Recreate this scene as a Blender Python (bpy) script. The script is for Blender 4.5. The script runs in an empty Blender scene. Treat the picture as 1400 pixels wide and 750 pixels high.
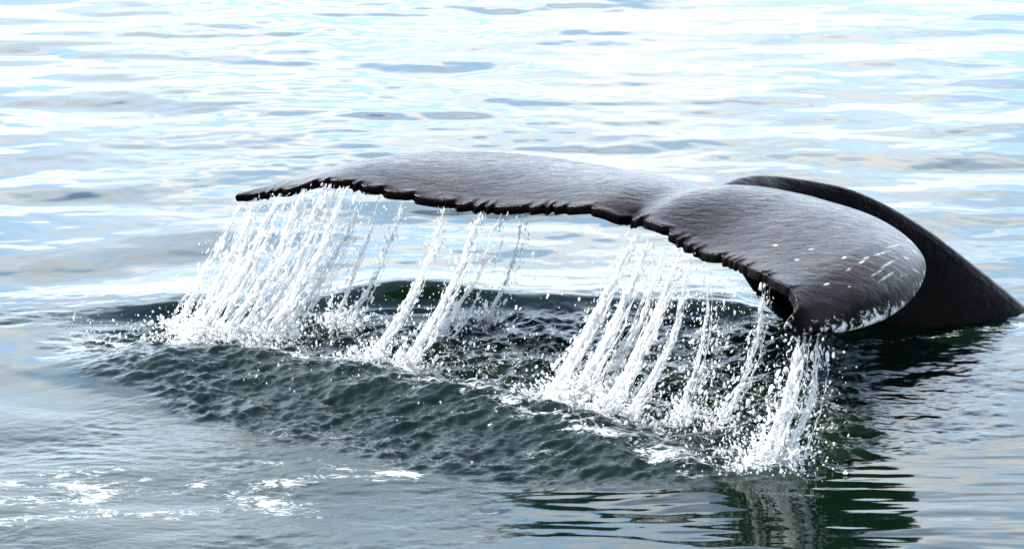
import bpy, math
import numpy as np
from mathutils import Vector

# ------------------------------------------------------------------ camera, sky, sun, exposure
scene = bpy.context.scene
col = scene.collection
CAM_H = 4.7
PITCH = math.radians(14.0)
FPX = 700.0 / math.tan(math.radians(10.0))          # focal length in pixels of the 1400 px photograph

cam_data = bpy.data.cameras.new('camera')
cam_data.sensor_width = 36.0
cam_data.lens = 18.0 / math.tan(math.radians(10.0))
cam_data.clip_start = 0.5
cam_data.clip_end = 9000.0
cam = bpy.data.objects.new('camera', cam_data)
col.objects.link(cam)
cam.location = (0, 0, CAM_H)
cam.rotation_euler = (math.pi / 2 - PITCH, 0, 0)
scene.camera = cam

SUN_AZ = math.radians(-72.0)      # measured from +Y (view direction) towards +X
SUN_EL = math.radians(44.0)
sun_dir = Vector((math.sin(SUN_AZ) * math.cos(SUN_EL), math.cos(SUN_AZ) * math.cos(SUN_EL), math.sin(SUN_EL)))

world = bpy.data.worlds.new('World')
scene.world = world
world.use_nodes = True
wn = world.node_tree
wn.nodes.clear()


def N(nt, typ, **kw):
    n = nt.nodes.new(typ)
    for k, v in kw.items():
        if k == 'inp':
            for kk, vv in v.items():
                n.inputs[kk].default_value = vv
        else:
            setattr(n, k, v)
    return n


def L(nt, a, b):
    nt.links.new(a, b)


def ramp(nt, stops, interp='LINEAR'):
    r = N(nt, 'ShaderNodeValToRGB')
    r.color_ramp.interpolation = interp
    els = r.color_ramp.elements
    while len(els) < len(stops):
        els.new(0.5)
    for e, (p, c) in zip(els, stops):
        e.position = p
        e.color = c if len(c) == 4 else (*c, 1)
    return r


def math_node(nt, op, a, b=None, clamp=False):
    m = N(nt, 'ShaderNodeMath', operation=op)
    m.use_clamp = clamp
    for i, v in enumerate((a, b)):
        if v is None:
            continue
        if isinstance(v, (int, float)):
            m.inputs[i].default_value = v
        else:
            L(nt, v, m.inputs[i])
    return m.outputs[0]


def mixc(nt, fac, a, b):
    m = N(nt, 'ShaderNodeMix', data_type='RGBA')
    for sock, v in ((m.inputs[0], fac), (m.inputs[6], a), (m.inputs[7], b)):
        if isinstance(v, (int, float)):
            sock.default_value = v
        elif isinstance(v, tuple):
            sock.default_value = v
        else:
            L(nt, v, sock)
    return m.outputs[2]


CLOUD = 7.6            # cloud radiance in the Nishita sky's own units (the background strength scales both)
sky = N(wn, 'ShaderNodeTexSky', sky_type='NISHITA', sun_disc=False)
sky.sun_elevation = SUN_EL
sky.sun_rotation = SUN_AZ
sky.air_density = 0.7
sky.dust_density = 0.4
sky.ozone_density = 1.0
tc = N(wn, 'ShaderNodeTexCoord')
sep = N(wn, 'ShaderNodeSeparateXYZ')
L(wn, tc.outputs['Generated'], sep.inputs[0])
den = math_node(wn, 'ADD', math_node(wn, 'MAXIMUM', sep.outputs[2], 0.0), 0.22)
comb = N(wn, 'ShaderNodeCombineXYZ')
L(wn, math_node(wn, 'DIVIDE', sep.outputs[0], den), comb.inputs[0])
L(wn, math_node(wn, 'DIVIDE', sep.outputs[1], den), comb.inputs[1])
cn = N(wn, 'ShaderNodeTexNoise', inp={'Scale': 1.7, 'Detail': 6.0, 'Roughness': 0.55, 'Distortion': 0.3})
L(wn, comb.outputs[0], cn.inputs['Vector'])
cov = ramp(wn, [(0.41, (0, 0, 0)), (0.59, (1, 1, 1))])
# low cloud banks stack up towards the horizon, the sky opens overhead
bank = math_node(wn, 'MULTIPLY', math_node(wn, 'SUBTRACT', 0.50, sep.outputs[2]), 0.66)
L(wn, math_node(wn, 'ADD', cn.outputs[0], bank), cov.inputs[0])
cn2 = N(wn, 'ShaderNodeTexNoise', inp={'Scale': 3.1, 'Detail': 5.0, 'Roughness': 0.6})
L(wn, comb.outputs[0], cn2.inputs['Vector'])
ccol = ramp(wn, [(0.42, (0.46 * CLOUD, 0.70 * CLOUD, 0.98 * CLOUD)), (0.60, (0.98 * CLOUD, CLOUD, 0.99 * CLOUD))])
L(wn, cn2.outputs[0], ccol.inputs[0])
skymix = mixc(wn, cov.outputs[0], sky.outputs[0], ccol.outputs[0])
bg = N(wn, 'ShaderNodeBackground', inp={'Strength': 0.10})
L(wn, skymix, bg.inputs[0])
wo = N(wn, 'ShaderNodeOutputWorld')
L(wn, bg.outputs[0], wo.inputs[0])

sd = bpy.data.lights.new('sun', 'SUN')
sd.energy = 3.0
sd.angle = math.radians(0.6)
sd.color = (1.0, 0.95, 0.88)
sun = bpy.data.objects.new('sun', sd)
col.objects.link(sun)
sun.location = (-20, 12, 30)
sun.rotation_euler = sun_dir.to_track_quat('Z', 'Y').to_euler()

scene.view_settings.view_transform = 'Standard'
scene.view_settings.look = 'None'
scene.view_settings.gamma = 1.0
scene.view_settings.use_curve_mapping = False
scene.view_settings.exposure = 2.2
scene.cycles.max_bounces = 8
scene.cycles.transparent_max_bounces = 24
scene.cycles.sample_clamp_indirect = 6.0

# ------------------------------------------------------------------ geometry of the photograph
CP, SP = math.cos(PITCH), math.sin(PITCH)


def ray(px, py):
    a = (np.asarray(px, float) - 700) / FPX
    b = -(np.asarray(py, float) - 375) / FPX
    return np.stack([a, CP + b * SP, -SP + b * CP], -1)


def at(px, py, Y):
    d = ray(px, py)
    s = np.asarray(Y, float) / d[..., 1]
    p = d * s[..., None]
    p[..., 2] += CAM_H
    return p


def ground(px, py, z=0.0):
    d = ray(px, py)
    s = (z - CAM_H) / d[..., 2]
    p = d * s[..., None]
    p[..., 2] += CAM_H
    return p


def to_px(x, y, z=0.0):
    zz = z - CAM_H
    zc = y * CP - zz * SP
    yc = y * SP + zz * CP
    return 700 + FPX * x / zc, 375 - FPX * yc / zc


def sstep(a, b, x):
    t = np.clip((x - a) / (b - a), 0, 1)
    return t * t * (3 - 2 * t)


def hash2(ix, iy, seed):
    h = (ix.astype(np.int64) * 374761393 + iy.astype(np.int64) * 668265263 + seed * 1442695041) & 0xffffffff
    h = ((h ^ (h >> 13)) * 1274126177) & 0xffffffff
    return (h ^ (h >> 16)) & 0xffffffff


def perlin(x, y, seed=0):
    x0 = np.floor(x); y0 = np.floor(y)
    fx = x - x0; fy = y - y0
    u = fx * fx * fx * (fx * (fx * 6 - 15) + 10)
    v = fy * fy * fy * (fy * (fy * 6 - 15) + 10)

    def g(dx, dy):
        a = hash2(x0 + dx, y0 + dy, seed).astype(np.float64) * (2 * math.pi / 4294967296.0)
        return np.cos(a) * (fx - dx) + np.sin(a) * (fy - dy)
    a = g(0, 0); b = g(1, 0); c = g(0, 1); d = g(1, 1)
    return 1.4 * ((a * (1 - u) + b * u) * (1 - v) + (c * (1 - u) + d * u) * v)


def fbm(x, y, seed=0, octs=3, gain=0.5):
    o = 0; a = 1.0; f = 1.0
    for k in range(octs):
        o = o + a * perlin(x * f + 17.3 * k, y * f - 9.1 * k, seed + 31 * k)
        a *= gain; f *= 2.03
    return o


def new_obj(name, verts, faces, mat, parent=None, smooth=True):
    me = bpy.data.meshes.new(name)
    verts = np.asarray(verts, np.float32)
    if isinstance(faces, np.ndarray):
        n, k = faces.shape
        me.vertices.add(len(verts))
        me.vertices.foreach_set('co', verts.ravel())
        me.loops.add(n * k)
        me.loops.foreach_set('vertex_index', faces.astype(np.int32).ravel())
        me.polygons.add(n)
        me.polygons.foreach_set('loop_start', np.arange(0, n * k, k, dtype=np.int32))
        me.update(calc_edges=True)
    else:
        me.from_pydata(verts.tolist(), [], faces)
    if smooth:
        me.polygons.foreach_set('use_smooth', np.ones(len(me.polygons), bool))
    if mat:
        me.materials.append(mat)
    o = bpy.data.objects.new(name, me)
    col.objects.link(o)
    if parent:
        o.parent = parent
    return o


def put_attr(me, name, vals):
    a = me.attributes.new(name, 'FLOAT', 'POINT')
    a.data.foreach_set('value', np.asarray(vals, np.float32).ravel())


def tag(o, label=None, cat=None, group=None, kind=None):
    for k, v in (('label', label), ('category', cat), ('group', group), ('kind', kind)):
        if v:
            o[k] = v
    return o


def material(name):
    m = bpy.data.materials.new(name)
    m.use_nodes = True
    m.node_tree.nodes.clear()
    return m, m.node_tree


# ------------------------------------------------------------------ materials
def make_sea_mat():
    m, nt = material('sea_water')
    out = N(nt, 'ShaderNodeOutputMaterial')
    geo = N(nt, 'ShaderNodeNewGeometry')
    pos = geo.outputs['Position']
    aer = N(nt, 'ShaderNodeAttribute', attribute_name='aerate').outputs['Fac']
    foam = N(nt, 'ShaderNodeAttribute', attribute_name='foam').outputs['Fac']
    rough = N(nt, 'ShaderNodeAttribute', attribute_name='chop').outputs['Fac']
    n1 = N(nt, 'ShaderNodeTexNoise', inp={'Scale': 26.0, 'Detail': 4.0, 'Roughness': 0.6})
    mp = N(nt, 'ShaderNodeMapping', inp={'Scale': (0.55, 1.0, 1.0)})
    L(nt, pos, mp.inputs[0]); L(nt, mp.outputs[0], n1.inputs['Vector'])
    bump = N(nt, 'ShaderNodeBump', inp={'Distance': 0.012})
    L(nt, math_node(nt, 'ADD', math_node(nt, 'MULTIPLY', rough, 0.75), 0.02), bump.inputs['Strength'])
    L(nt, n1.outputs[0], bump.inputs['Height'])
    basec = mixc(nt, aer, (0.0013, 0.0054, 0.0026, 1), (0.024, 0.044, 0.026, 1))
    water = N(nt, 'ShaderNodeBsdfPrincipled', inp={'Roughness': 0.03, 'IOR': 1.333})
    L(nt, basec, water.inputs['Base Color'])
    L(nt, bump.outputs[0], water.inputs['Normal'])
    # froth: bubbly lace whose holes open where the foam thins out
    n2 = N(nt, 'ShaderNodeTexNoise', inp={'Scale': 13.0, 'Detail': 5.0, 'Roughness': 0.6, 'Distortion': 1.0})
    mp2 = N(nt, 'ShaderNodeMapping', inp={'Scale': (0.5, 1.0, 1.0)})
    L(nt, pos, mp2.inputs[0]); L(nt, mp2.outputs[0], n2.inputs['Vector'])
    v = N(nt, 'ShaderNodeTexVoronoi', feature='F1', inp={'Scale': 55.0})
    L(nt, pos, v.inputs['Vector'])
    rid = math_node(nt, 'SUBTRACT', 1.0, math_node(nt, 'MULTIPLY', math_node(nt, 'ABSOLUTE', math_node(nt, 'SUBTRACT', n2.outputs[0], 0.5)), 7.0), clamp=True)
    n4 = N(nt, 'ShaderNodeTexNoise', inp={'Scale': 9.0, 'Detail': 6.0, 'Roughness': 0.7})
    L(nt, mp2.outputs[0], n4.inputs['Vector'])
    thr = math_node(nt, 'ADD', math_node(nt, 'MULTIPLY', rid, 0.36), math_node(nt, 'MULTIPLY', n4.outputs[0], 0.75))
    thr = math_node(nt, 'ADD', thr, math_node(nt, 'MULTIPLY', v.outputs['Distance'], -0.12))
    thr = math_node(nt, 'SUBTRACT', math_node(nt, 'ADD', thr, foam), 0.94)
    fmask = math_node(nt, 'MULTIPLY', thr, 3.6, clamp=True)
    bump2 = N(nt, 'ShaderNodeBump', inp={'Distance': 0.02, 'Strength': 0.8})
    L(nt, n2.outputs[0], bump2.inputs['Height'])
    fo = N(nt, 'ShaderNodeBsdfPrincipled', inp={'Base Color': (0.62, 0.635, 0.62, 1), 'Roughness': 0.45, 'IOR': 1.33})
    L(nt, bump2.outputs[0], fo.inputs['Normal'])
    mx = N(nt, 'ShaderNodeMixShader')
    L(nt, math_node(nt, 'MULTIPLY', fmask, 0.9), mx.inputs[0])
    L(nt, water.outputs[0], mx.inputs[1]); L(nt, fo.outputs[0], mx.inputs[2])
    L(nt, mx.outputs[0], out.inputs[0])
    return m


def make_whale_mat():
    m, nt = material('wet_whale_skin')
    out = N(nt, 'ShaderNodeOutputMaterial')
    geo = N(nt, 'ShaderNodeNewGeometry')
    pos = geo.outputs['Position']
    scar = N(nt, 'ShaderNodeAttribute', attribute_name='scar').outputs['Fac']
    scr = N(nt, 'ShaderNodeAttribute', attribute_name='scratch').outputs['Fac']
    mp = N(nt, 'ShaderNodeMapping', inp={'Rotation': (0, 0, 0.35), 'Scale': (0.6, 1.0, 1.0)})
    L(nt, pos, mp.inputs[0])
    n1 = N(nt, 'ShaderNodeTexNoise', inp={'Scale': 17.0, 'Detail': 6.0, 'Roughness': 0.62, 'Distortion': 0.4})
    L(nt, mp.outputs[0], n1.inputs['Vector'])
    n2 = N(nt, 'ShaderNodeTexNoise', inp={'Scale': 2.2, 'Detail': 5.0, 'Roughness': 0.6})
    L(nt, pos, n2.inputs['Vector'])
    bump = N(nt, 'ShaderNodeBump', inp={'Distance': 0.022, 'Strength': 0.5})
    L(nt, n1.outputs[0], bump.inputs['Height'])
    lit_fac = N(nt, 'ShaderNodeAttribute', attribute_name='lit_top').outputs['Fac']
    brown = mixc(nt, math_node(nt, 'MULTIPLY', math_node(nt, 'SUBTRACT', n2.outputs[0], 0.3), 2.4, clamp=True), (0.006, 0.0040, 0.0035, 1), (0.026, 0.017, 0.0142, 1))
    skin = mixc(nt, lit_fac, (0.0018, 0.0014, 0.0015, 1), brown)  # shade put into the colour: near black off the flukes' upper face
    n3 = N(nt, 'ShaderNodeTexNoise', inp={'Scale': 24.0, 'Detail': 6.0, 'Roughness': 0.7})
    L(nt, pos, n3.inputs['Vector'])
    patch = math_node(nt, 'MULTIPLY', math_node(nt, 'SUBTRACT', math_node(nt, 'ADD', n3.outputs[0], math_node(nt, 'MULTIPLY', scar, math_node(nt, 'ADD', n2.outputs[0], 0.5))), 1.10), 9.0, clamp=True)
    # small pale nicks scattered over the flukes
    v = N(nt, 'ShaderNodeTexVoronoi', feature='F1', inp={'Scale': 7.5, 'Randomness': 1.0})
    mp3 = N(nt, 'ShaderNodeMapping', inp={'Rotation': (0, 0, -0.5), 'Scale': (0.5, 1.0, 1.0)})
    L(nt, pos, mp3.inputs[0]); L(nt, mp3.outputs[0], v.inputs['Vector'])
    sepc = N(nt, 'ShaderNodeSeparateColor')
    L(nt, v.outputs['Color'], sepc.inputs[0])
    pick = math_node(nt, 'GREATER_THAN', sepc.outputs[0], 0.72)
    nick = math_node(nt, 'MULTIPLY', pick, math_node(nt, 'LESS_THAN', v.outputs['Distance'], 0.05))
    nick = math_node(nt, 'MULTIPLY', nick, N(nt, 'ShaderNodeAttribute', attribute_name='nickzone').outputs['Fac'])
    scr = math_node(nt, 'MULTIPLY', scr, math_node(nt, 'MULTIPLY', math_node(nt, 'SUBTRACT', n3.outputs[0], 0.36), 5.0, clamp=True))
    pale = math_node(nt, 'MAXIMUM', math_node(nt, 'MAXIMUM', patch, math_node(nt, 'MULTIPLY', scr, 0.7)), math_node(nt, 'MULTIPLY', nick, 0.6))
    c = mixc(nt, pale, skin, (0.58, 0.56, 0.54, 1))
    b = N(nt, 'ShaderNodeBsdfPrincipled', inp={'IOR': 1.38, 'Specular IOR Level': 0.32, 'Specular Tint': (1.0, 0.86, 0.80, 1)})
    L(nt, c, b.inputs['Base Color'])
    L(nt, math_node(nt, 'ADD', math_node(nt, 'MULTIPLY', lit_fac, 0.20), 0.04), b.inputs['Specular IOR Level'])  # sheen lowered there too, deepening the painted shade
    rr = ramp(nt, [(0.35, (0.12,) * 3), (0.7, (0.36,) * 3)])
    L(nt, n1.outputs[0], rr.inputs[0])
    L(nt, rr.outputs[0], b.inputs['Roughness'])
    L(nt, bump.outputs[0], b.inputs['Normal'])
    L(nt, b.outputs[0], out.inputs[0])
    return m


def water_white(nt, tint=(0.78, 0.78, 0.765, 1)):
    d = N(nt, 'ShaderNodeBsdfPrincipled', inp={'Base Color': tint, 'Roughness': 0.25, 'IOR': 1.33})
    t = N(nt, 'ShaderNodeBsdfTranslucent', inp={'Color': tint})
    mx = N(nt, 'ShaderNodeMixShader', inp={0: 0.35})
    L(nt, d.outputs[0], mx.inputs[1]); L(nt, t.outputs[0], mx.inputs[2])
    return mx.outputs[0], d


def make_strand_mat():
    m, nt = material('falling_water')
    out = N(nt, 'ShaderNodeOutputMaterial')
    uv = N(nt, 'ShaderNodeUVMap', uv_map='flow')
    mp = N(nt, 'ShaderNodeMapping', inp={'Scale': (3.0, 9.0, 1.0)})
    L(nt, uv.outputs[0], mp.inputs[0])
    n = N(nt, 'ShaderNodeTexNoise', inp={'Scale': 1.6, 'Detail': 5.0, 'Roughness': 0.65, 'Distortion': 0.8})
    L(nt, mp.outputs[0], n.inputs['Vector'])
    s, d = water_white(nt)
    bump = N(nt, 'ShaderNodeBump', inp={'Distance': 0.01, 'Strength': 0.7})
    L(nt, n.outputs[0], bump.inputs['Height'])
    L(nt, bump.outputs[0], d.inputs['Normal'])
    tr = N(nt, 'ShaderNodeBsdfTransparent')
    lace = N(nt, 'ShaderNodeAttribute', attribute_name='lace').outputs['Fac']
    a = math_node(nt, 'MULTIPLY', math_node(nt, 'SUBTRACT', n.outputs[0], lace), 7.0, clamp=True)
    mx = N(nt, 'ShaderNodeMixShader')
    L(nt, a, mx.inputs[0]); L(nt, tr.outputs[0], mx.inputs[1]); L(nt, s, mx.inputs[2])
    L(nt, mx.outputs[0], out.inputs[0])
    return m


def make_drop_mat():
    m, nt = material('water_drops')
    out = N(nt, 'ShaderNodeOutputMaterial')
    s, d = water_white(nt, (0.84, 0.85, 0.84, 1))
    g = N(nt, 'ShaderNodeBsdfGlass', inp={'Roughness': 0.05, 'IOR': 1.33})
    mx = N(nt, 'ShaderNodeMixShader', inp={0: 0.5})
    L(nt, s, mx.inputs[1]); L(nt, g.outputs[0], mx.inputs[2])
    L(nt, mx.outputs[0], out.inputs[0])
    return m


M_SEA, M_WHALE, M_STRAND, M_DROP = make_sea_mat(), make_whale_mat(), make_strand_mat(), make_drop_mat()

# ------------------------------------------------------------------ the streams' paths (needed by the sea for foam too)
EDGE_X = [320, 500, 650, 855, 900, 1000, 1045, 1075, 1140]
EDGE_Y = [17.62, 17.33, 17.0, 16.58, 16.35, 15.72, 15.35, 14.95, 14.95]


def edge_depth(px):
    return float(np.interp(px, EDGE_X, EDGE_Y))


# path pixels, half width at top and foot (m), core strands, strength 0..1, label
STREAMS = [
    ([(330, 277), (303, 335), (268, 395), (238, 448)], .05, .07, 2, .45, 'thin outermost water stream falling from the far pointed fluke tip'),
    ([(352, 272), (325, 335), (298, 395), (262, 458)], .06, .07, 3, .7, 'frothy water stream pouring just inside the far pointed fluke tip'),
    ([(385, 266), (350, 345), (306, 415), (270, 470)], .06, .08, 4, 1.0, 'thick white water stream under the lifted rim of the far fluke'),
    ([(415, 259), (380, 350), (335, 420), (296, 471)], .06, .08, 4, 1.0, 'broad white water stream in the dense curtain beneath the far fluke'),
    ([(445, 252), (415, 335), (368, 412), (324, 470)], .06, .08, 4, 1.0, 'heavy white water stream below the highest notch of the far fluke rim'),
    ([(472, 256), (440, 335), (396, 408), (350, 472)], .05, .07, 4, .95, 'white water stream closing the dense curtain on its notch side'),
    ([(497, 264), (468, 330), (430, 395), (385, 460)], .05, .07, 3, .6, 'looser lacy water stream beside the dense curtain of the far fluke'),
    ([(520, 268), (505, 320), (482, 380), (455, 440)], .04, .05, 1, .30, 'faint beaded water trickle next to the dense curtain'),
    ([(550, 275), (530, 340), (505, 395), (478, 445)], .03, .05, 1, .35, 'thin beaded water trickle from the middle of the far fluke'),
    ([(607, 284), (578, 370), (545, 440), (503, 490)], .035, .05, 2, .7, 'narrow white water stream with a spreading foot below the far fluke'),
    ([(657, 292), (632, 360), (600, 430), (552, 502)], .04, .06, 3, .85, 'strong lone water stream below the middle of the far fluke rim'),
    ([(685, 293), (660, 355), (634, 410), (600, 460)], .05, .07, 1, .5, 'misty water veil beside the strong lone stream'),
    ([(714, 294), (703, 345), (688, 395), (664, 440)], .03, .04, 1, .25, 'string of falling drops on the notch side of the misty veil'),
    ([(868, 322), (832, 400), (790, 480), (755, 542)], .035, .05, 3, .95, 'bright ropy water stream falling right beside the fluke notch'),
    ([(886, 330), (853, 415), (812, 500), (778, 556)], .035, .05, 3, .95, 'bright ropy water stream second from the fluke notch on the near fluke'),
    ([(908, 338), (882, 415), (852, 480), (815, 545)], .05, .07, 2, .5, 'lacy see-through water stream between two ropy streams of the near fluke'),
    ([(932, 346), (905, 412), (865, 500), (820, 574)], .03, .05, 3, .95, 'ropy water stream on the tip side of the near fluke cluster'),
    ([(940, 350), (920, 450), (888, 520), (848, 576)], .03, .06, 2, .55, 'broken water stream whose foot broadens beside the near fluke cluster'),
    ([(968, 362), (966, 425), (948, 510), (925, 576)], .03, .04, 1, .35, 'thin broken water trickle from the middle of the near fluke'),
    ([(1003, 370), (990, 430), (965, 500), (940, 570)], .04, .06, 0, .25, 'loose shower of drops from the serrated near fluke rim'),
    ([(1043, 388), (1034, 460), (1012, 525), (985, 576)], .04, .06, 1, .4, 'beaded water stream beside the dark hollow of the near fluke'),
    ([(1092, 458), (1088, 510), (1070, 570), (1043, 640)], .045, .06, 4, 1.0, 'thick white water stream pouring off the scarred near fluke tip'),
    ([(1118, 458), (1112, 520), (1094, 585), (1066, 636)], .05, .09, 2, .55, 'thin lacy water sheet beside the thick stream under the near tip'),
]


def stream_path(pts, n=60):
    p = np.array(pts, float)
    y0 = edge_depth(p[0, 0])
    p[0] += (1, -1)
    g = ground(p[-1, 0], p[-1, 1])
    s = np.concatenate([[0], np.cumsum(np.hypot(*np.diff(p, axis=0).T))]); s /= s[-1]
    t = np.linspace(0, 1, n)
    co = np.polyfit(s, p[:, 0], 2); cp = np.polyfit(s, p[:, 1], 2)
    pp = np.stack([np.polyval(co, t), np.polyval(cp, t)], 1)
    Y = y0 + (g[1] - y0) * (0.75 * t + 0.25 * t * t)
    q = at(pp[:, 0], pp[:, 1], Y)
    return q


PATHS = [stream_path(s[0]) for s in STREAMS]

# ------------------------------------------------------------------ the sea
def axis(lo, hi, d, far_lo, far_hi, grow):
    c = list(np.arange(lo, hi, d))
    a, s = c[-1], d
    while a < far_hi:
        s *= grow; a += s; c.append(a)
    a, s, b = lo, d, []
    while a > far_lo:
        s *= grow; a -= s; b.append(a)
    return np.array(b[::-1] + c)


def build_sea():
    gx = axis(-3.5, 3.5, 0.0105, -4200, 4200, 1.085)
    ya = np.arange(10.9, 19.4, 0.0155)
    yb, a, s = [], ya[-1], 0.0155
    while a < 40:
        s = min(s * 1.006, 0.055); a += s; yb.append(a)
    while a < 4300:
        s *= 1.13; a += s; yb.append(a)
    yc, a, s = [], ya[0], 0.0155
    while a > -900:
        s *= 1.10; a -= s; yc.append(a)
    gy = np.concatenate([yc[::-1], ya, yb])
    X, Y = np.meshgrid(gx, gy)
    dx = np.gradient(gx)[None, :] + 0 * Y
    dy = np.gradient(gy)[:, None] + 0 * X
    spac = np.maximum(dx, dy)
    Yv = np.maximum(Y, 3.0)
    PX, PY = to_px(X, Yv)
    rng = np.random.default_rng(5)
    Z = np.zeros_like(X)

    # turbulent water stirred up by the tail
    cx = [-400, 20, 90, 200, 280, 400, 550, 750, 950, 1150, 1400, 1900]
    low = np.interp(PX, cx, [470, 490, 505, 540, 578, 605, 640, 664, 668, 640, 600, 560])
    top = np.interp(PX, cx, [470, 462, 452, 440, 440, 440, 440, 438, 438, 440, 440, 440])
    wob = 14 * perlin(X * 1.7, Y * 1.1, 3)
    turb = sstep(top - 14, top + 10, PY + wob) * (1 - sstep(low - 16, low + 10, PY + wob))
    turb *= sstep(20, 230, PX) * (1 - sstep(1330, 1480, PX)) * (spac < 0.06)
    rightturb = sstep(1130, 1230, PX)
    mound_cx = [-300, 40, 200, 370, 480, 600, 700, 800, 900, 970, 1050, 1400]
    crest_py = np.interp(PX, mound_cx, [505, 500, 494, 505, 520, 543, 566, 592, 622, 645, 660, 690])
    crestY = ground(PX, crest_py)[..., 1]
    amp = 0.11 * sstep(30, 260, PX) * (1 - sstep(720, 1170, PX))
    dd = Y - crestY
    mound = np.where(dd < 0, np.exp(-(dd / 0.56) ** 2), np.exp(-(dd / 0.26) ** 2))
    Z += amp * mound
    # hollow behind the mound
    hol = np.exp(-((dd - 0.85) / 0.5) ** 2) * amp
    Z -= 0.55 * hol

    # dark swell rolling in behind the streams
    sw_cx = [-600, 60, 150, 300, 450, 600, 750, 850, 1000, 1120, 1300]
    sw_py = np.interp(PX, sw_cx, [452, 446, 432, 419, 412, 408, 410, 414, 424, 436, 446])
    swY = ground(PX, sw_py)[..., 1]
    d2 = Y - swY + 0.16 * perlin(X * 0.8, Y * 0 + 2.5, 91) + 0.06 * perlin(X * 2.3, Y * 0.8, 92)
    swmod = np.clip(0.78 + 0.75 * perlin(X * 0.75 + 0.4, Y * 0.25, 93) + 0.25 * perlin(X * 2.1, Y * 0.9, 94), 0.15, 1.35)
    sw = np.where(d2 < 0, np.exp(-(d2 / 0.125) ** 2), np.exp(-(d2 / 0.60) ** 2))
    Z += 0.098 * swmod * sw * sstep(40, 300, PX) * (1 - sstep(960, 1150, PX)) * (0.85 + 0.3 * perlin(X * 0.9, Y * 0.3, 8))

    # smooth lazy swell and ripples everywhere
    calm = 1 - 0.75 * turb
    lee = 1 - 0.84 * np.maximum(sstep(560, 660, PY) * sstep(600, 850, PX), sstep(430, 470, PY) * sstep(1080, 1180, PX) * (1 - sstep(1330, 1430, PX)))
    patch = 0.75 + 0.55 * perlin(X * 0.22, Y * 0.12, 21)
    patch = np.clip(patch, 0.25, 1.5)
    far = sstep(18.5, 24, Y)
    warp = perlin(X * 0.7, Y * 0.4, 100); warp2 = perlin(X * 0.35, Y * 0.2, 101)
    for k in range(64):
        lam = 0.16 * (3.2 / 0.16) ** ((k + rng.random()) / 64)
        ang = rng.normal(0, 0.48 if lam > 0.5 else 0.7)
        kx, ky = math.sin(ang), math.cos(ang)
        ph = rng.random() * 6.28
        slope = 0.0088 * (0.8 if lam < 0.3 else 1.0)
        a = slope * lam / (2 * math.pi)
        fade = sstep(2.2, 6.0, lam / spac)
        arg = 2 * math.pi / lam * (X * kx + Y * ky) + ph + 1.6 * (warp if lam < 1 else warp2) * (1 if k % 2 else -1)
        sharp = a * (np.sin(arg) + 0.18 * np.cos(2 * arg))
        Z += sharp * fade * calm * lee * (patch if lam < 1 else 1.0) * (0.9 + (0.30 if lam < 0.8 else 0.05) * far)

    # chop
    dense = (spac < 0.06)
    nearw = sstep(2.0, 4.0, 0.12 / spac)
    c1 = fbm(X * 3.2, Y * 4.2, 41, 4, 0.5)
    c2 = 1 - np.abs(fbm(X * 5.0, Y * 5.5, 57, 4, 0.55)) * 1.6
    xr, yr = X * 0.80 + Y * 0.6, -X * 0.6 + Y * 0.8
    wv = perlin(X * 1.4, Y * 1.1, 64)
    c3 = 0.55 * fbm(xr * 1.8 + wv, yr * 4.2 + 1.5 * wv, 63, 4, 0.55) + 0.55 * fbm(X * 2.6, Y * 3.4 + wv, 65, 5, 0.6) * np.clip(.7 + perlin(X * .9, Y * 1.2, 66), .1, 1.5)
    hollow_zone = turb * sstep(-0.05, 0.25, dd)
    face_zone = turb * (1 - sstep(-0.05, 0.25, dd))
    Z += nearw * dense * 0.007 * sw * (1 - turb) * fbm(X * 3, Y * 6, 96, 3)
    Z += nearw * dense * (hollow_zone * (0.046 * c1 + 0.013 * c2) * (1 - 0.85 * rightturb)
                          + face_zone * (0.036 * c3 + 0.020 * c1 + 0.010 * c2) * (1 - 0.75 * rightturb))
    Z += nearw * dense * face_zone * (1 - 0.8 * rightturb) * 0.0085 * fbm(X * 7 + 2 * wv, Y * 9 + wv, 73, 3, .6) * np.clip(.6 + 1.1 * perlin(X * 1.6, Y * 1.9, 74), .05, 1.6)
    # fine diagonal lines on the mound's front
    xr, yr = X * 0.8 + Y * 0.6, -X * 0.6 + Y * 0.8
    Z += nearw * dense * face_zone * 0.0045 * fbm(xr * 6, yr * 19, 71, 3)
    # faint wrinkles on the foreground left
    fg = sstep(500, 580, PY) * (1 - turb) * (1 - sstep(560, 760, PX))
    Z += nearw * dense * fg * 0.0046 * fbm(X * 6 + 2 * perlin(X, Y, 84), Y * 12, 83, 4, .6) * np.clip(.6 + perlin(X * 1.3, Y * .9, 85), .1, 1.4)

    # long thin ripples in the lee of the tail
    leez = (1 - lee) / 0.84 * (1 - turb)
    Z += nearw * dense * leez * (0.0032 * fbm(X * 1.1 + 0.3 * Y, Y * 4.2, 87, 2) + 0.0020 * fbm(X * 2.2, Y * 10, 88, 2))

    # froth
    def band(pts, w, wob=6):
        q = np.array(pts, float)
        best = np.full(X.shape, 1e9)
        py = PY + wob * perlin(X * 4, Y * 3, 12)
        for i in range(len(q) - 1):
            ax, ay = q[i]; bx, by = q[i + 1]
            l2 = (bx - ax) ** 2 + (by - ay) ** 2
            t = np.clip(((PX - ax) * (bx - ax) + (py - ay) * (by - ay)) / l2, 0, 1)
            best = np.minimum(best, np.hypot((PX - ax - t * (bx - ax)) * 0.6, py - ay - t * (by - ay)))
        return np.exp(-(best / w) ** 2)
    foam = np.zeros_like(X)
    foam = np.maximum(foam, 0.50 * band([(640, 556), (720, 582), (800, 606), (880, 632), (960, 648), (1040, 652)], 17))
    foam = np.maximum(foam, 0.52 * band([(370, 500), (480, 515), (600, 540), (660, 556)], 9))
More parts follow.
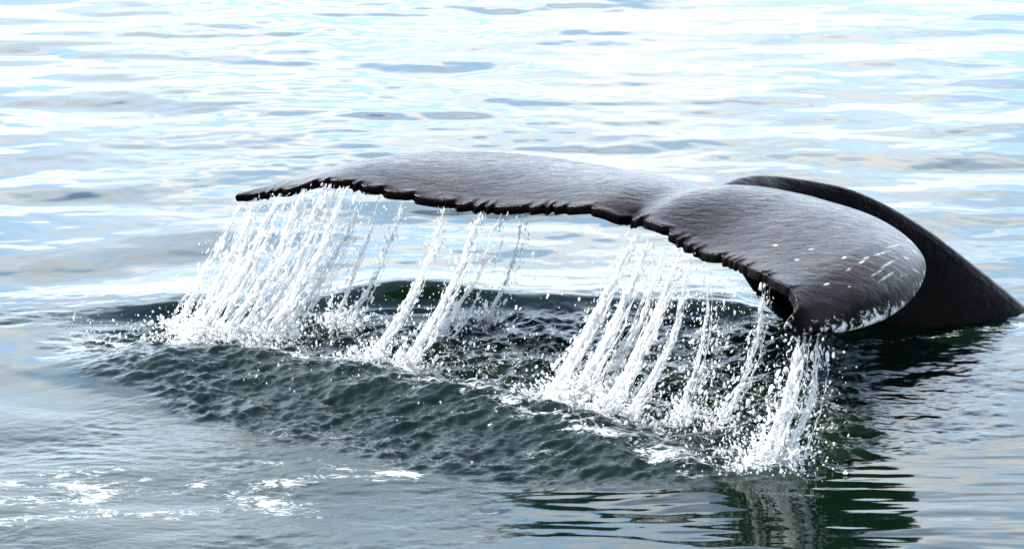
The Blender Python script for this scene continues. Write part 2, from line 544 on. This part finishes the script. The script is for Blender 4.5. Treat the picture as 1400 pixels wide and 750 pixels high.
    foam = np.maximum(foam, 0.60 * band([(110, 472), (200, 468), (300, 476), (410, 492)], 18))
    foam = np.maximum(foam, 0.50 * band([(-60, 690), (90, 686), (180, 668), (330, 668), (400, 655), (450, 648), (560, 652)], 17))
    foam = np.maximum(foam, 0.50 * band([(-60, 655), (60, 664), (200, 662)], 18))
    foam = np.maximum(foam, 0.45 * band([(-80, 712), (60, 715), (260, 700)], 16))
    foam = np.maximum(foam, 0.40 * band([(200, 640), (260, 636), (520, 632)], 11))
    foam = foam * np.clip(0.76 + 0.42 * fbm(X * 3.0, Y * 5, 33, 4, .6), 0.3, 1.0)
    foam = np.maximum(foam, 0.34 * sstep(600, 650, PY) * (1 - sstep(700, 735, PY)) * (1 - sstep(420, 600, PX)) * (1 - turb) * np.clip(.55 + 1.0 * perlin(X * 1.5, Y * 1.6, 76), 0, 1.15))
    foam = np.maximum(foam, 0.22 * face_zone * (1 - rightturb) * np.clip(.6 + perlin(X * 2, Y * 2.4, 75), 0, 1.5))
    foam = np.maximum(foam, 0.34 * band([(1100, 490), (1180, 470), (1290, 456), (1385, 446)], 7))
    foam = np.maximum(foam, 0.40 * band([(1340, 452), (1372, 444), (1420, 440)], 8))
    foam = np.maximum(foam, 0.31 * hollow_zone * (1 - rightturb))
    aer = (0.12 * hollow_zone + 0.11 * face_zone) * (1 - rightturb)
    for s, p in zip(STREAMS, PATHS):
        r = np.hypot(X - p[-1, 0], (Y - p[-1, 1]))
        foam = np.maximum(foam, (0.35 + 0.33 * s[4]) * np.exp(-(r / (0.10 + 0.10 * s[4])) ** 2))
        aer = np.maximum(aer, 0.7 * s[4] * np.exp(-(r / 0.24) ** 2))
        rr = np.exp(-(r / 0.22) ** 2)
        Z += dense * s[4] * rr * (0.012 + 0.02 * c1)
    aer = np.maximum(aer, 0.12 * sw * sstep(40, 300, PX) * (1 - sstep(960, 1150, PX)))
    aer = np.maximum(aer, 0.20 * fg)
    chop = np.maximum(np.clip(turb * (1 - 0.85 * rightturb), 0, 1), 0.30 * fg)
    ny, nx = X.shape
    idx = np.arange(ny * nx).reshape(ny, nx)
    faces = np.stack([idx[:-1, :-1], idx[:-1, 1:], idx[1:, 1:], idx[1:, :-1]], -1).reshape(-1, 4)
    o = new_obj('sea', np.stack([X, Y, Z], -1).reshape(-1, 3), faces, M_SEA)
    put_attr(o.data, 'foam', foam); put_attr(o.data, 'aerate', aer); put_attr(o.data, 'chop', chop)
    tag(o, 'rippled green-grey sea with a dark stirred hollow under the tail', 'sea', kind='structure')

    def height(x, y):
        i = np.clip(np.searchsorted(gx, x), 0, nx - 1)
        j = np.clip(np.searchsorted(gy, y), 0, ny - 1)
        return Z[j, i]
    return o, height


SEA, sea_z = build_sea()

# ------------------------------------------------------------------ the whale's tail
# stations from the far tip to the near tip: trailing edge (px, py, depth), leading edge (px, py, depth), thickness
ST = [
    ((321, 270, 17.62), (324, 266, 17.66), .030),
    ((350, 268, 17.60), (375, 251, 17.80), .050),
    ((400, 259, 17.53), (430, 236, 17.95), .060),
    ((452, 249, 17.43), (490, 223, 18.05), .075),
    ((500, 257, 17.33), (548, 214, 18.14), .090),
    ((545, 266, 17.24), (600, 210, 18.20), .105),
    ((600, 277, 17.12), (660, 209, 18.22), .12),
    ((660, 286, 16.98), (735, 214, 18.15), .135),
    ((740, 288, 16.82), (815, 227, 18.02), .155),
    ((805, 287, 16.68), (890, 241, 17.85), .18),
    ((852, 294, 16.58), (985, 256, 17.60), .21),
    ((882, 312, 16.42), (1050, 264, 17.50), .20),
    ((940, 341, 16.10), (1125, 279, 17.30), .17),
    ((1000, 359, 15.74), (1197, 301, 16.98), .145),
    ((1042, 378, 15.42), (1246, 331, 16.58), .125),
    ((1078, 398, 15.16), (1266, 364, 16.12), .11),
    ((1088, 420, 15.02), (1252, 402, 15.66), .095),
    ((1076, 437, 14.94), (1212, 434, 15.30), .080),
    ((1074, 448, 14.92), (1150, 452, 15.02), .060),
    ((1085, 455, 14.94), (1105, 457, 14.96), .040),
]
T_ST = np.array([at(*s[0]) for s in ST])
L_ST = np.array([at(*s[1]) for s in ST])
TH_ST = np.array([s[2] for s in ST])


def cr(P, n):
    """Catmull-Rom resample by arc length of the first argument's curve"""
    P = np.asarray(P, float)
    m = len(P)
    out = []
    for u in n:
        i = min(int(u), m - 2); f = u - i
        p0, p1, p2, p3 = P[max(i - 1, 0)], P[i], P[i + 1], P[min(i + 2, m - 1)]
        out.append(0.5 * (2 * p1 + (p2 - p0) * f + (2 * p0 - 5 * p1 + 4 * p2 - p3) * f * f + (3 * p1 - p0 - 3 * p2 + p3) * f ** 3))
    return np.array(out)


def build_whale():
    rng = np.random.default_rng(11)
    NU, NV = 420, 56
    seg = np.concatenate([[0], np.cumsum(np.linalg.norm(np.diff(T_ST, axis=0), axis=1) + 0.25 * np.linalg.norm(np.diff(L_ST, axis=0), axis=1))])
    us = np.interp(np.linspace(0, seg[-1], NU), seg, np.arange(len(ST)))
    T, Le, TH = cr(T_ST, us), cr(L_ST, us), cr(TH_ST, us)
    arc = np.concatenate([[0], np.cumsum(np.linalg.norm(np.diff(T, axis=0), axis=1))])
    # scalloped trailing edge: irregular overlapping teeth
    a, teeth = 0.0, []
    while a < arc[-1]:
        w = 0.05 + 0.24 * rng.random() ** 2.0; teeth.append((a, w, rng.uniform(0.018, 0.080))); a += w
    cut = np.zeros(NU); lift = np.zeros(NU)
    for s0, w, dep in teeth:
        f = (arc - s0) / w
        k = (f >= 0) & (f < 1)
        cut[k] = dep * (np.abs(2 * f[k] - 1) ** 5) * np.where(f[k] > .5, 1.0, .55)
        lift[k] = 0.014 * (f[k] - .5) * (dep / .03)
    env = np.minimum(sstep(0, .25, arc), 1 - sstep(arc[-1] - .35, arc[-1] - .1, arc))
    cut *= env; lift *= env
    v = np.linspace(0, 1, NV)
    v = 0.5 - 0.5 * np.cos(math.pi * v) * (0.75 + 0.25 * np.abs(np.cos(math.pi * v)))
    C = Le - T
    clen = np.linalg.norm(C, axis=1, keepdims=True)
    Cn = C / np.maximum(clen, 1e-5)
    Tc = T + Cn * cut[:, None] + np.array([0, 0, 1]) * lift[:, None]
    tang = np.gradient(T * 0.5 + Le * 0.5, axis=0)
    up = np.cross(Cn, tang); up /= np.linalg.norm(up, axis=1, keepdims=True) + 1e-9
    up = np.where(up[:, 2:3] < 0, -up, up)
    camber = np.interp(us, [0, 9, 11, 12, 16, 19], [.06, .05, .08, .135, .135, .10]) * np.clip(clen[:, 0], 0, 1.4)
    vc = np.interp(us, [0, 10, 12, 19], [1.0, 1.0, 1.45, 1.45])
    # half-thickness profile: blunt trailing edge, round leading edge
    edge_t = np.interp(us, [0, 3, 8, 10, 14, 17, 19], [.022, .030, .030, .030, .032, .036, .022])
    prof = (np.clip(np.sin(math.pi * np.clip(v, 0, 1) ** 0.85), 0, 1)) ** 0.7
    P = T[:, None, :] + C[:, None, :] * v[None, :, None]
    wcut = (1 - sstep(0.01, 0.085, v))[None, :, None]
    P = P + (Tc - T)[:, None, :] * wcut
    P = P + up[:, None, :] * (camber[:, None] * 4 * v[None, :] ** vc[:, None] * (1 - v[None, :] ** vc[:, None]) * 0.6)[..., None]
    # the crease running back from the notch: the near lobe rides up beside the far one
    du = us - 10.0
    dip = -0.050 * np.exp(-(du / .55) ** 2) + 0.045 * np.exp(-((du - 1.2) / .7) ** 2) + 0.012 * np.exp(-((du + 2) / 1.2) ** 2)
    P[..., 2] += dip[:, None] * (1 - 0.75 * v)[None, :]
    nk = 0.11 * np.exp(-(np.abs(du) / .16) ** 1.5)
    P = P + (Cn * nk[:, None])[:, None, :] * (1 - sstep(0.0, 0.22, v))[None, :, None]
    half = 0.5 * TH[:, None] * prof[None, :] * 0.75
    te = edge_t[:, None] * np.sqrt(np.clip(1 - (np.clip(v, 0, 1)[None, :]) ** 2, 0, 1))
    te = te * np.sqrt(np.clip(v[None, :] / 0.006, 0, 1)) * 1.0
    le = np.minimum(0.03, TH[:, None] * .35) * np.sqrt(np.clip((1 - v)[None, :] / 0.05, 0, 1))
    half = np.maximum(np.maximum(half, te), np.minimum(le, 1) * (v > .5)[None, :])
    half[:, 0] *= 0.6; half[:, -1] = 0.004
    half[0, :] *= .4; half[-1, :] *= .4
    topz = P + up[:, None, :] * half[..., None] * 0.6
    botz = P - up[:, None, :] * half[..., None] * 1.4
    V = np.concatenate([topz.reshape(-1, 3), botz.reshape(-1, 3)])
    n1 = NU * NV
    idx = np.arange(n1).reshape(NU, NV)
    ftop = np.stack([idx[:-1, :-1], idx[1:, :-1], idx[1:, 1:], idx[:-1, 1:]], -1).reshape(-1, 4)
    fbot = ftop[:, ::-1] + n1
    loop = np.concatenate([idx[:, 0], idx[-1, 1:], idx[-2::-1, -1], idx[0, -2:0:-1]])
    nx = np.roll(loop, -1)
    side = np.stack([loop, loop + n1, nx + n1, nx], -1)
    F = np.concatenate([ftop, fbot, side])
    # tail stock diving into the sea: rings
    KC = np.array([at(*q) for q in ((900, 296, 16.85), (965, 285, 17.15), (1022, 297, 17.48), (1096, 342, 17.70), (1182, 391, 17.82), (1265, 471, 17.86), (1360, 575, 17.92), (1480, 715, 18.0))])
    KV = np.array([.03, .09, .25, .42, .47, .54, .62, .70])     # half height
    KW = np.array([.10, .16, .20, .25, .30, .36, .45, .52])      # half width
    tt = np.linspace(0, len(KC) - 1.001, 90)
    Cc, Vv, Ww = cr(KC, tt), cr(KV, tt), cr(KW, tt)
    tg = np.gradient(Cc, axis=0); tg /= np.linalg.norm(tg, axis=1, keepdims=True)
    side_v = np.cross(tg, np.array([0, 0, 1.0])); side_v /= np.linalg.norm(side_v, axis=1, keepdims=True)
    upv = np.cross(side_v, tg)
    M = 40
    ph = np.linspace(0, 2 * math.pi, M, endpoint=False)
    cs, sn = np.cos(ph), np.sin(ph)
    keel = 1 + 0.10 * np.clip(sn, 0, 1) ** 6
    wshape = np.sign(cs) * np.abs(cs) ** 1.15
    R = Cc[:, None, :] + side_v[:, None, :] * (Ww[:, None] * wshape[None, :])[..., None] + upv[:, None, :] * (Vv[:, None] * (sn * keel)[None, :])[..., None]
    b0 = len(V)
    V = np.concatenate([V, R.reshape(-1, 3)])
    ri = b0 + np.arange(90 * M).reshape(90, M)
    rf = np.stack([ri[:-1], np.roll(ri, -1, 1)[:-1], np.roll(ri, -1, 1)[1:], ri[1:]], -1).reshape(-1, 4)
    faces = [tuple(f) for f in np.concatenate([F, rf])] + [tuple(ri[0][::-1]), tuple(ri[-1])]
    tmp = new_obj('raw_tail', V, faces, None)
    md = tmp.modifiers.new('fuse', 'REMESH'); md.mode = 'VOXEL'; md.voxel_size = 0.0085; md.adaptivity = 0
    ms = tmp.modifiers.new('smooth', 'SMOOTH'); ms.factor = 0.5; ms.iterations = 1
    dg = bpy.context.evaluated_depsgraph_get()
    me = bpy.data.meshes.new_from_object(tmp.evaluated_get(dg))
    bpy.data.objects.remove(tmp)
    me.name = 'humpback_whale'
    me.materials.clear(); me.materials.append(M_WHALE)
    me.polygons.foreach_set('use_smooth', np.ones(len(me.polygons), bool))
    co = np.empty(len(me.vertices) * 3); me.vertices.foreach_get('co', co); co = co.reshape(-1, 3)
    # pale scarred rim along the near tip's leading edge
    scar = np.zeros(len(co)); nickz = np.zeros(len(co))
    near = co[:, 1] < 16.9
    q = cr(L_ST, np.linspace(13.6, 19, 60)); wgt = np.linspace(0.25, 1, 60)
    q2 = cr(T_ST, np.linspace(17.2, 18.9, 14))
    q = np.concatenate([q, q2]); wgt = np.concatenate([np.interp(np.linspace(0, 1, 60), [0, .25, .5, .8, 1], [.54, .59, .61, .62, .60]), np.full(14, .60)])
    k = np.where(near)[0]
    best = np.zeros(len(k))
    for c, w in zip(q, wgt):
        d = np.linalg.norm(co[k] - c, axis=1)
        best = np.maximum(best, w * np.exp(-(d / 0.15) ** 2))
    scar[k] = best
    nickz[k] = sstep(16.9, 16.2, co[k, 1]) if False else np.clip((16.9 - co[k, 1]) / .6, 0, 1)
    put_attr(me, 'scar', scar); put_attr(me, 'nickzone', nickz)
    # brownish skin atop the flukes; stock, sides and edges painted dark as shade
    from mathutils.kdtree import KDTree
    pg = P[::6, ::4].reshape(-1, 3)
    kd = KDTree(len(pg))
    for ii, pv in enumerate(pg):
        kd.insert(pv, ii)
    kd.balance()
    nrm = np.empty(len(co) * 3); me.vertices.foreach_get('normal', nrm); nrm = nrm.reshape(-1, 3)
    lit_fac = np.zeros(len(co))
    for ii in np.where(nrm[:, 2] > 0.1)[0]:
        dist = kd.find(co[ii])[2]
        lit_fac[ii] = 1 - min(max((dist - 0.06) / 0.08, 0), 1)
    put_attr(me, 'lit_top', lit_fac * sstep(0.55, 0.9, nrm[:, 2]))  # only up-facing skin counts as lit; edge faces get the painted shade
    # scratches: short pale dashes in plan view
    scr = np.zeros(len(co))
    PXv, PYv = to_px(co[:, 0], co[:, 1], co[:, 2])
    dashes = []
    for (x, y, ln, an) in [(1205, 346, 22, -.3), (1222, 336, 16, -.2), (1185, 352, 12, -.3), (1215, 360, 26, -.5), (1200, 372, 18, -.55), (1212, 378, 24, -.6),
                           (1238, 352, 10, .4), (1252, 345, 14, .7), (1246, 330, 12, .5), (1236, 376, 12, -.2), (1252, 370, 12, .5), (1178, 358, 10, -.5), (1160, 368, 8, -.4), (1130, 388, 8, -.3),
                           (1090, 355, 7, 0), (1110, 340, 8, -.2), (1154, 352, 7, -.3), (1060, 335, 6, 0)]:
        dashes.append((x, y, ln, an))
    topside = np.empty(len(co) * 3); me.vertices.foreach_get('normal', topside); topside = topside.reshape(-1, 3)[:, 2] > 0
    for x, y, ln, an in dashes:
        dxp, dyp = PXv - x, PYv - y
        al = dxp * math.cos(an) + dyp * math.sin(an); ac = -dxp * math.sin(an) + dyp * math.cos(an)
        scr = np.maximum(scr, topside * near * np.clip(1.6 - np.hypot(al / (ln * .5), ac / 1.25) * 1.2, 0, 1))
    put_attr(me, 'scratch', scr)
    o = bpy.data.objects.new('humpback_whale', me)
    col.objects.link(o)
    tag(o, 'dark wet humpback whale tail with serrated flukes arching out of the sea', 'whale')
    return o


WHALE = build_whale()

# ------------------------------------------------------------------ falling water
ICO_V, ICO_F = None, None


def ico():
    import bmesh
    bm = bmesh.new(); bmesh.ops.create_icosphere(bm, subdivisions=1, radius=1)
    v = np.array([x.co[:] for x in bm.verts]); f = np.array([[x.index for x in p.verts] for p in bm.faces]); bm.free()
    return v, f


ICO_V, ICO_F = ico()


def drops_mesh(P, Rr, axis_dir, stretch, rng):
    """ellipsoids at P with radius Rr, drawn out along axis_dir"""
    n = len(P)
    d = axis_dir / (np.linalg.norm(axis_dir, axis=1, keepdims=True) + 1e-9)
    e1 = np.cross(d, rng.normal(size=(n, 3))); e1 /= np.linalg.norm(e1, axis=1, keepdims=True) + 1e-9
    e2 = np.cross(d, e1)
    jit = 1 + 0.25 * rng.normal(size=(n, len(ICO_V))).clip(-1.5, 1.5)
    b = ICO_V[None, :, :] * jit[..., None]
    V = P[:, None, :] + Rr[:, None, None] * (b[..., 0:1] * e1[:, None, :] + b[..., 1:2] * e2[:, None, :] + b[..., 2:3] * stretch[:, None, None] * d[:, None, :])
    F = ICO_F[None] + (np.arange(n) * len(ICO_V))[:, None, None]
    return V.reshape(-1, 3), F.reshape(-1, 3)


def strand_mesh(name, C, R, lace, parent, rng):
    n, M = len(C), 9
    tg = np.gradient(C, axis=0); tg /= np.linalg.norm(tg, axis=1, keepdims=True) + 1e-9
    s = np.cross(tg, np.array([0.2, 1.0, 0.1])); s /= np.linalg.norm(s, axis=1, keepdims=True)
    u = np.cross(s, tg)
    ph = np.linspace(0, 2 * math.pi, M, endpoint=False)
    arc = np.concatenate([[0], np.cumsum(np.linalg.norm(np.diff(C, axis=0), axis=1))])
    sd = rng.integers(0, 9999)
    A, B = np.meshgrid(ph, arc)
    nz = 1 + 0.42 * perlin(np.cos(A) * 1.2 + 7, B * 14 + np.sin(A) * 1.2, int(sd)) + 0.30 * perlin(np.sin(A) * 2.1, B * 40 + np.cos(A) * 2, int(sd) + 5)
    rr = R[:, None] * np.clip(nz, 0.2, 2)
    V = C[:, None, :] + s[:, None, :] * (rr * np.cos(ph))[..., None] + u[:, None, :] * (rr * np.sin(ph) * 0.7)[..., None]
    idx = np.arange(n * M).reshape(n, M)
    F = np.stack([idx[:-1], np.roll(idx, -1, 1)[:-1], np.roll(idx, -1, 1)[1:], idx[1:]], -1).reshape(-1, 4)
    o = new_obj(name, V.reshape(-1, 3), F, M_STRAND, parent)
    uvl = o.data.uv_layers.new(name='flow')
    uu = np.stack([np.abs(A / math.pi - 1) + sd, B], -1).reshape(-1, 2)
    uvl.data.foreach_set('uv', uu[F.ravel()].astype(np.float32).ravel())
    put_attr(o.data, 'lace', np.repeat(lace, M))
    return o


def build_stream(i):
    pts, w0, w1, ns, power, label = STREAMS[i]
    rng = np.random.default_rng(300 + i)
    C = PATHS[i]
    base = C[-1].copy()
    root = bpy.data.objects.new('water_stream', None)
    col.objects.link(root)
    root.location = base
    root.empty_display_size = 0.1
    tag(root, label, 'water stream', 'water streaming off the trailing edge of the flukes')
    t = np.linspace(0, 1, len(C))
    side = np.array([0.85, -0.5, 0.0])       # along the fluke's rim
    flow = np.gradient(C, axis=0)
    width = w0 + (w1 - w0) * t
    # core strands
    for k in range(ns * 2 + (1 if power > .3 else 0)):
        t0 = 0 if rng.random() < .6 or k == 0 else rng.uniform(0, .25)
        t1 = 1 if rng.random() < .75 else rng.uniform(.7, 1)
        tt = np.linspace(t0, t1, 130)
        c = np.stack([np.interp(tt, t, C[:, j]) for j in range(3)], 1)
        off = 0.1 * rng.normal() if k == 0 else (k - ns) / max(ns, 1) * 0.95 + rng.normal(0, .2)
        wob = off + 0.40 * perlin(tt * 3.1 + 9 * k, tt * 0 + i, 17) + 0.22 * perlin(tt * 9 + 5 * k, tt * 0 + i, 18)
        w = np.interp(tt, t, width)
        c = c + side[None] * (wob * w)[:, None] + np.array([-.4, -.8, 0])[None] * (0.4 * perlin(tt * 4, tt * 0 + 3 * k, 77) * w)[:, None]
        r = (0.006 + 0.016 * power) * (0.55 + 0.75 * tt) * (0.8 + 0.5 * perlin(tt * 11, tt * 0 + k, 91)) * (1.25 if k == 0 else rng.uniform(.3, .85))
        r = r * np.minimum(1, 0.35 + 5 * (tt - t0)) * np.minimum(1, 0.35 + 8 * (t1 - tt))
        lace = np.interp(tt, [0, .25, 1], [.41, .38, .33]) + (1 - power) * 0.09 + (0 if k == 0 else .06)
        strand_mesh('strand', c - base, r, lace, root, rng)
    # a loose veil of beads and torn clots along the stream
    n = int(170 + 260 * power)
    tt = rng.random(n) ** 0.8
    c = np.stack([np.interp(tt, t, C[:, j]) for j in range(3)], 1)
    fl = np.stack([np.interp(tt, t, flow[:, j]) for j in range(3)], 1)
    w = np.interp(tt, t, width)
    # strands of beads: quantise the across-offset so drops fall in lines
    lanes = rng.normal(0, .8, 9)
    off = lanes[rng.integers(0, 9, n)] + 0.35 * perlin(tt * 5, lanes[rng.integers(0, 9, n)] * 3, 55) + rng.normal(0, .16, n)
    P = c + side[None] * (off * w)[:, None] + rng.normal(0, .35, (n, 3)) * w[:, None] * np.array([.5, .8, .5])
    P[:, 0] += rng.normal(0, .012, n)
    Rr = np.exp(rng.normal(math.log(0.0024), .62, n)).clip(.0012, .010) * (0.85 + 0.35 * power)
    stretch = rng.uniform(1.3, 4.5, n)
    V, F = drops_mesh(P - base, Rr, fl + rng.normal(0, .004, (n, 3)), stretch, rng)
    d = new_obj('droplets', V, F, M_DROP, root)
    tag(d, kind='stuff')
    # the splash where it strikes the sea
    n = int(90 + 520 * power)
    ang = rng.uniform(0, 6.283, n)
    rad = np.abs(rng.normal(0, .10 + .06 * power, n))
    hz = np.abs(rng.normal(0, .045 + .05 * power, n)) * np.exp(-rad * 2.5)
    P = np.stack([rad * np.cos(ang), rad * np.sin(ang), hz], 1)
    zz = sea_z(P[:, 0] + base[0], P[:, 1] + base[1])
    P[:, 2] += zz
    Rr = np.exp(rng.normal(math.log(0.0042), .5, n)).clip(.0015, .016)
    V, F = drops_mesh(P, Rr, np.stack([np.cos(ang) * .6, np.sin(ang) * .6, np.ones(n)], 1), rng.uniform(.9, 1.9, n), rng)
    s = new_obj('splash', V, F, M_DROP, root)
    tag(s, kind='stuff')


for i in range(len(STREAMS)):
    build_stream(i)

# ------------------------------------------------------------------ loose spray between the streams
def build_spray():
    rng = np.random.default_rng(77)
    P = []
    # (n, px range, top offset) falling from the rim anywhere, denser under the near fluke
    for n, a, b in ((450, 300, 520), (400, 520, 850), (380, 860, 960), (1050, 930, 1110), (250, 1100, 1190)):
        px = rng.uniform(a, b, n)
        topx = px
        topy = np.interp(topx, [320, 450, 600, 700, 850, 940, 1040, 1080, 1130], [275, 252, 280, 292, 296, 345, 392, 458, 458])
        y0 = np.array([edge_depth(v) for v in topx])
        t = rng.random(n) ** .75
        top = at(topx, topy + 4, y0)
        fall = top[:, 2] * t
        drift = np.array([-.42, -.40, 0]) * t[:, None]
        p = top + drift; p[:, 2] = top[:, 2] - fall
        p += rng.normal(0, .04, p.shape)
        P.append(p)
    # droplets thrown up low over the hollow
    n = 1300
    px = rng.uniform(330, 1130, n); py = np.interp(px, [330, 700, 1130], [470, 520, 590]) + rng.normal(0, 34, n)
    g = ground(px, py); g[:, 2] = np.abs(rng.normal(0, .07, n))
    P.append(g)
    n = 500
    px = rng.uniform(90, 420, n); py = 465 + rng.normal(0, 14, n)
    g = ground(px, py); g[:, 2] = np.abs(rng.normal(0, .05, n)); P.append(g)
    P = np.concatenate(P)
    P[:, 2] = np.maximum(P[:, 2], sea_z(P[:, 0], P[:, 1]))
    n = len(P)
    Rr = np.exp(rng.normal(math.log(0.0022), .62, n)).clip(.0012, .008)
    V, F = drops_mesh(P, Rr, np.array([[-.3, -.3, -1]]) + rng.normal(0, .3, (n, 3)), rng.uniform(1.1, 2.8, n), rng)
    o = new_obj('spray', V, F, M_DROP)
    tag(o, 'fine white spray of drops flying between the water streams', 'spray', kind='stuff')


build_spray()
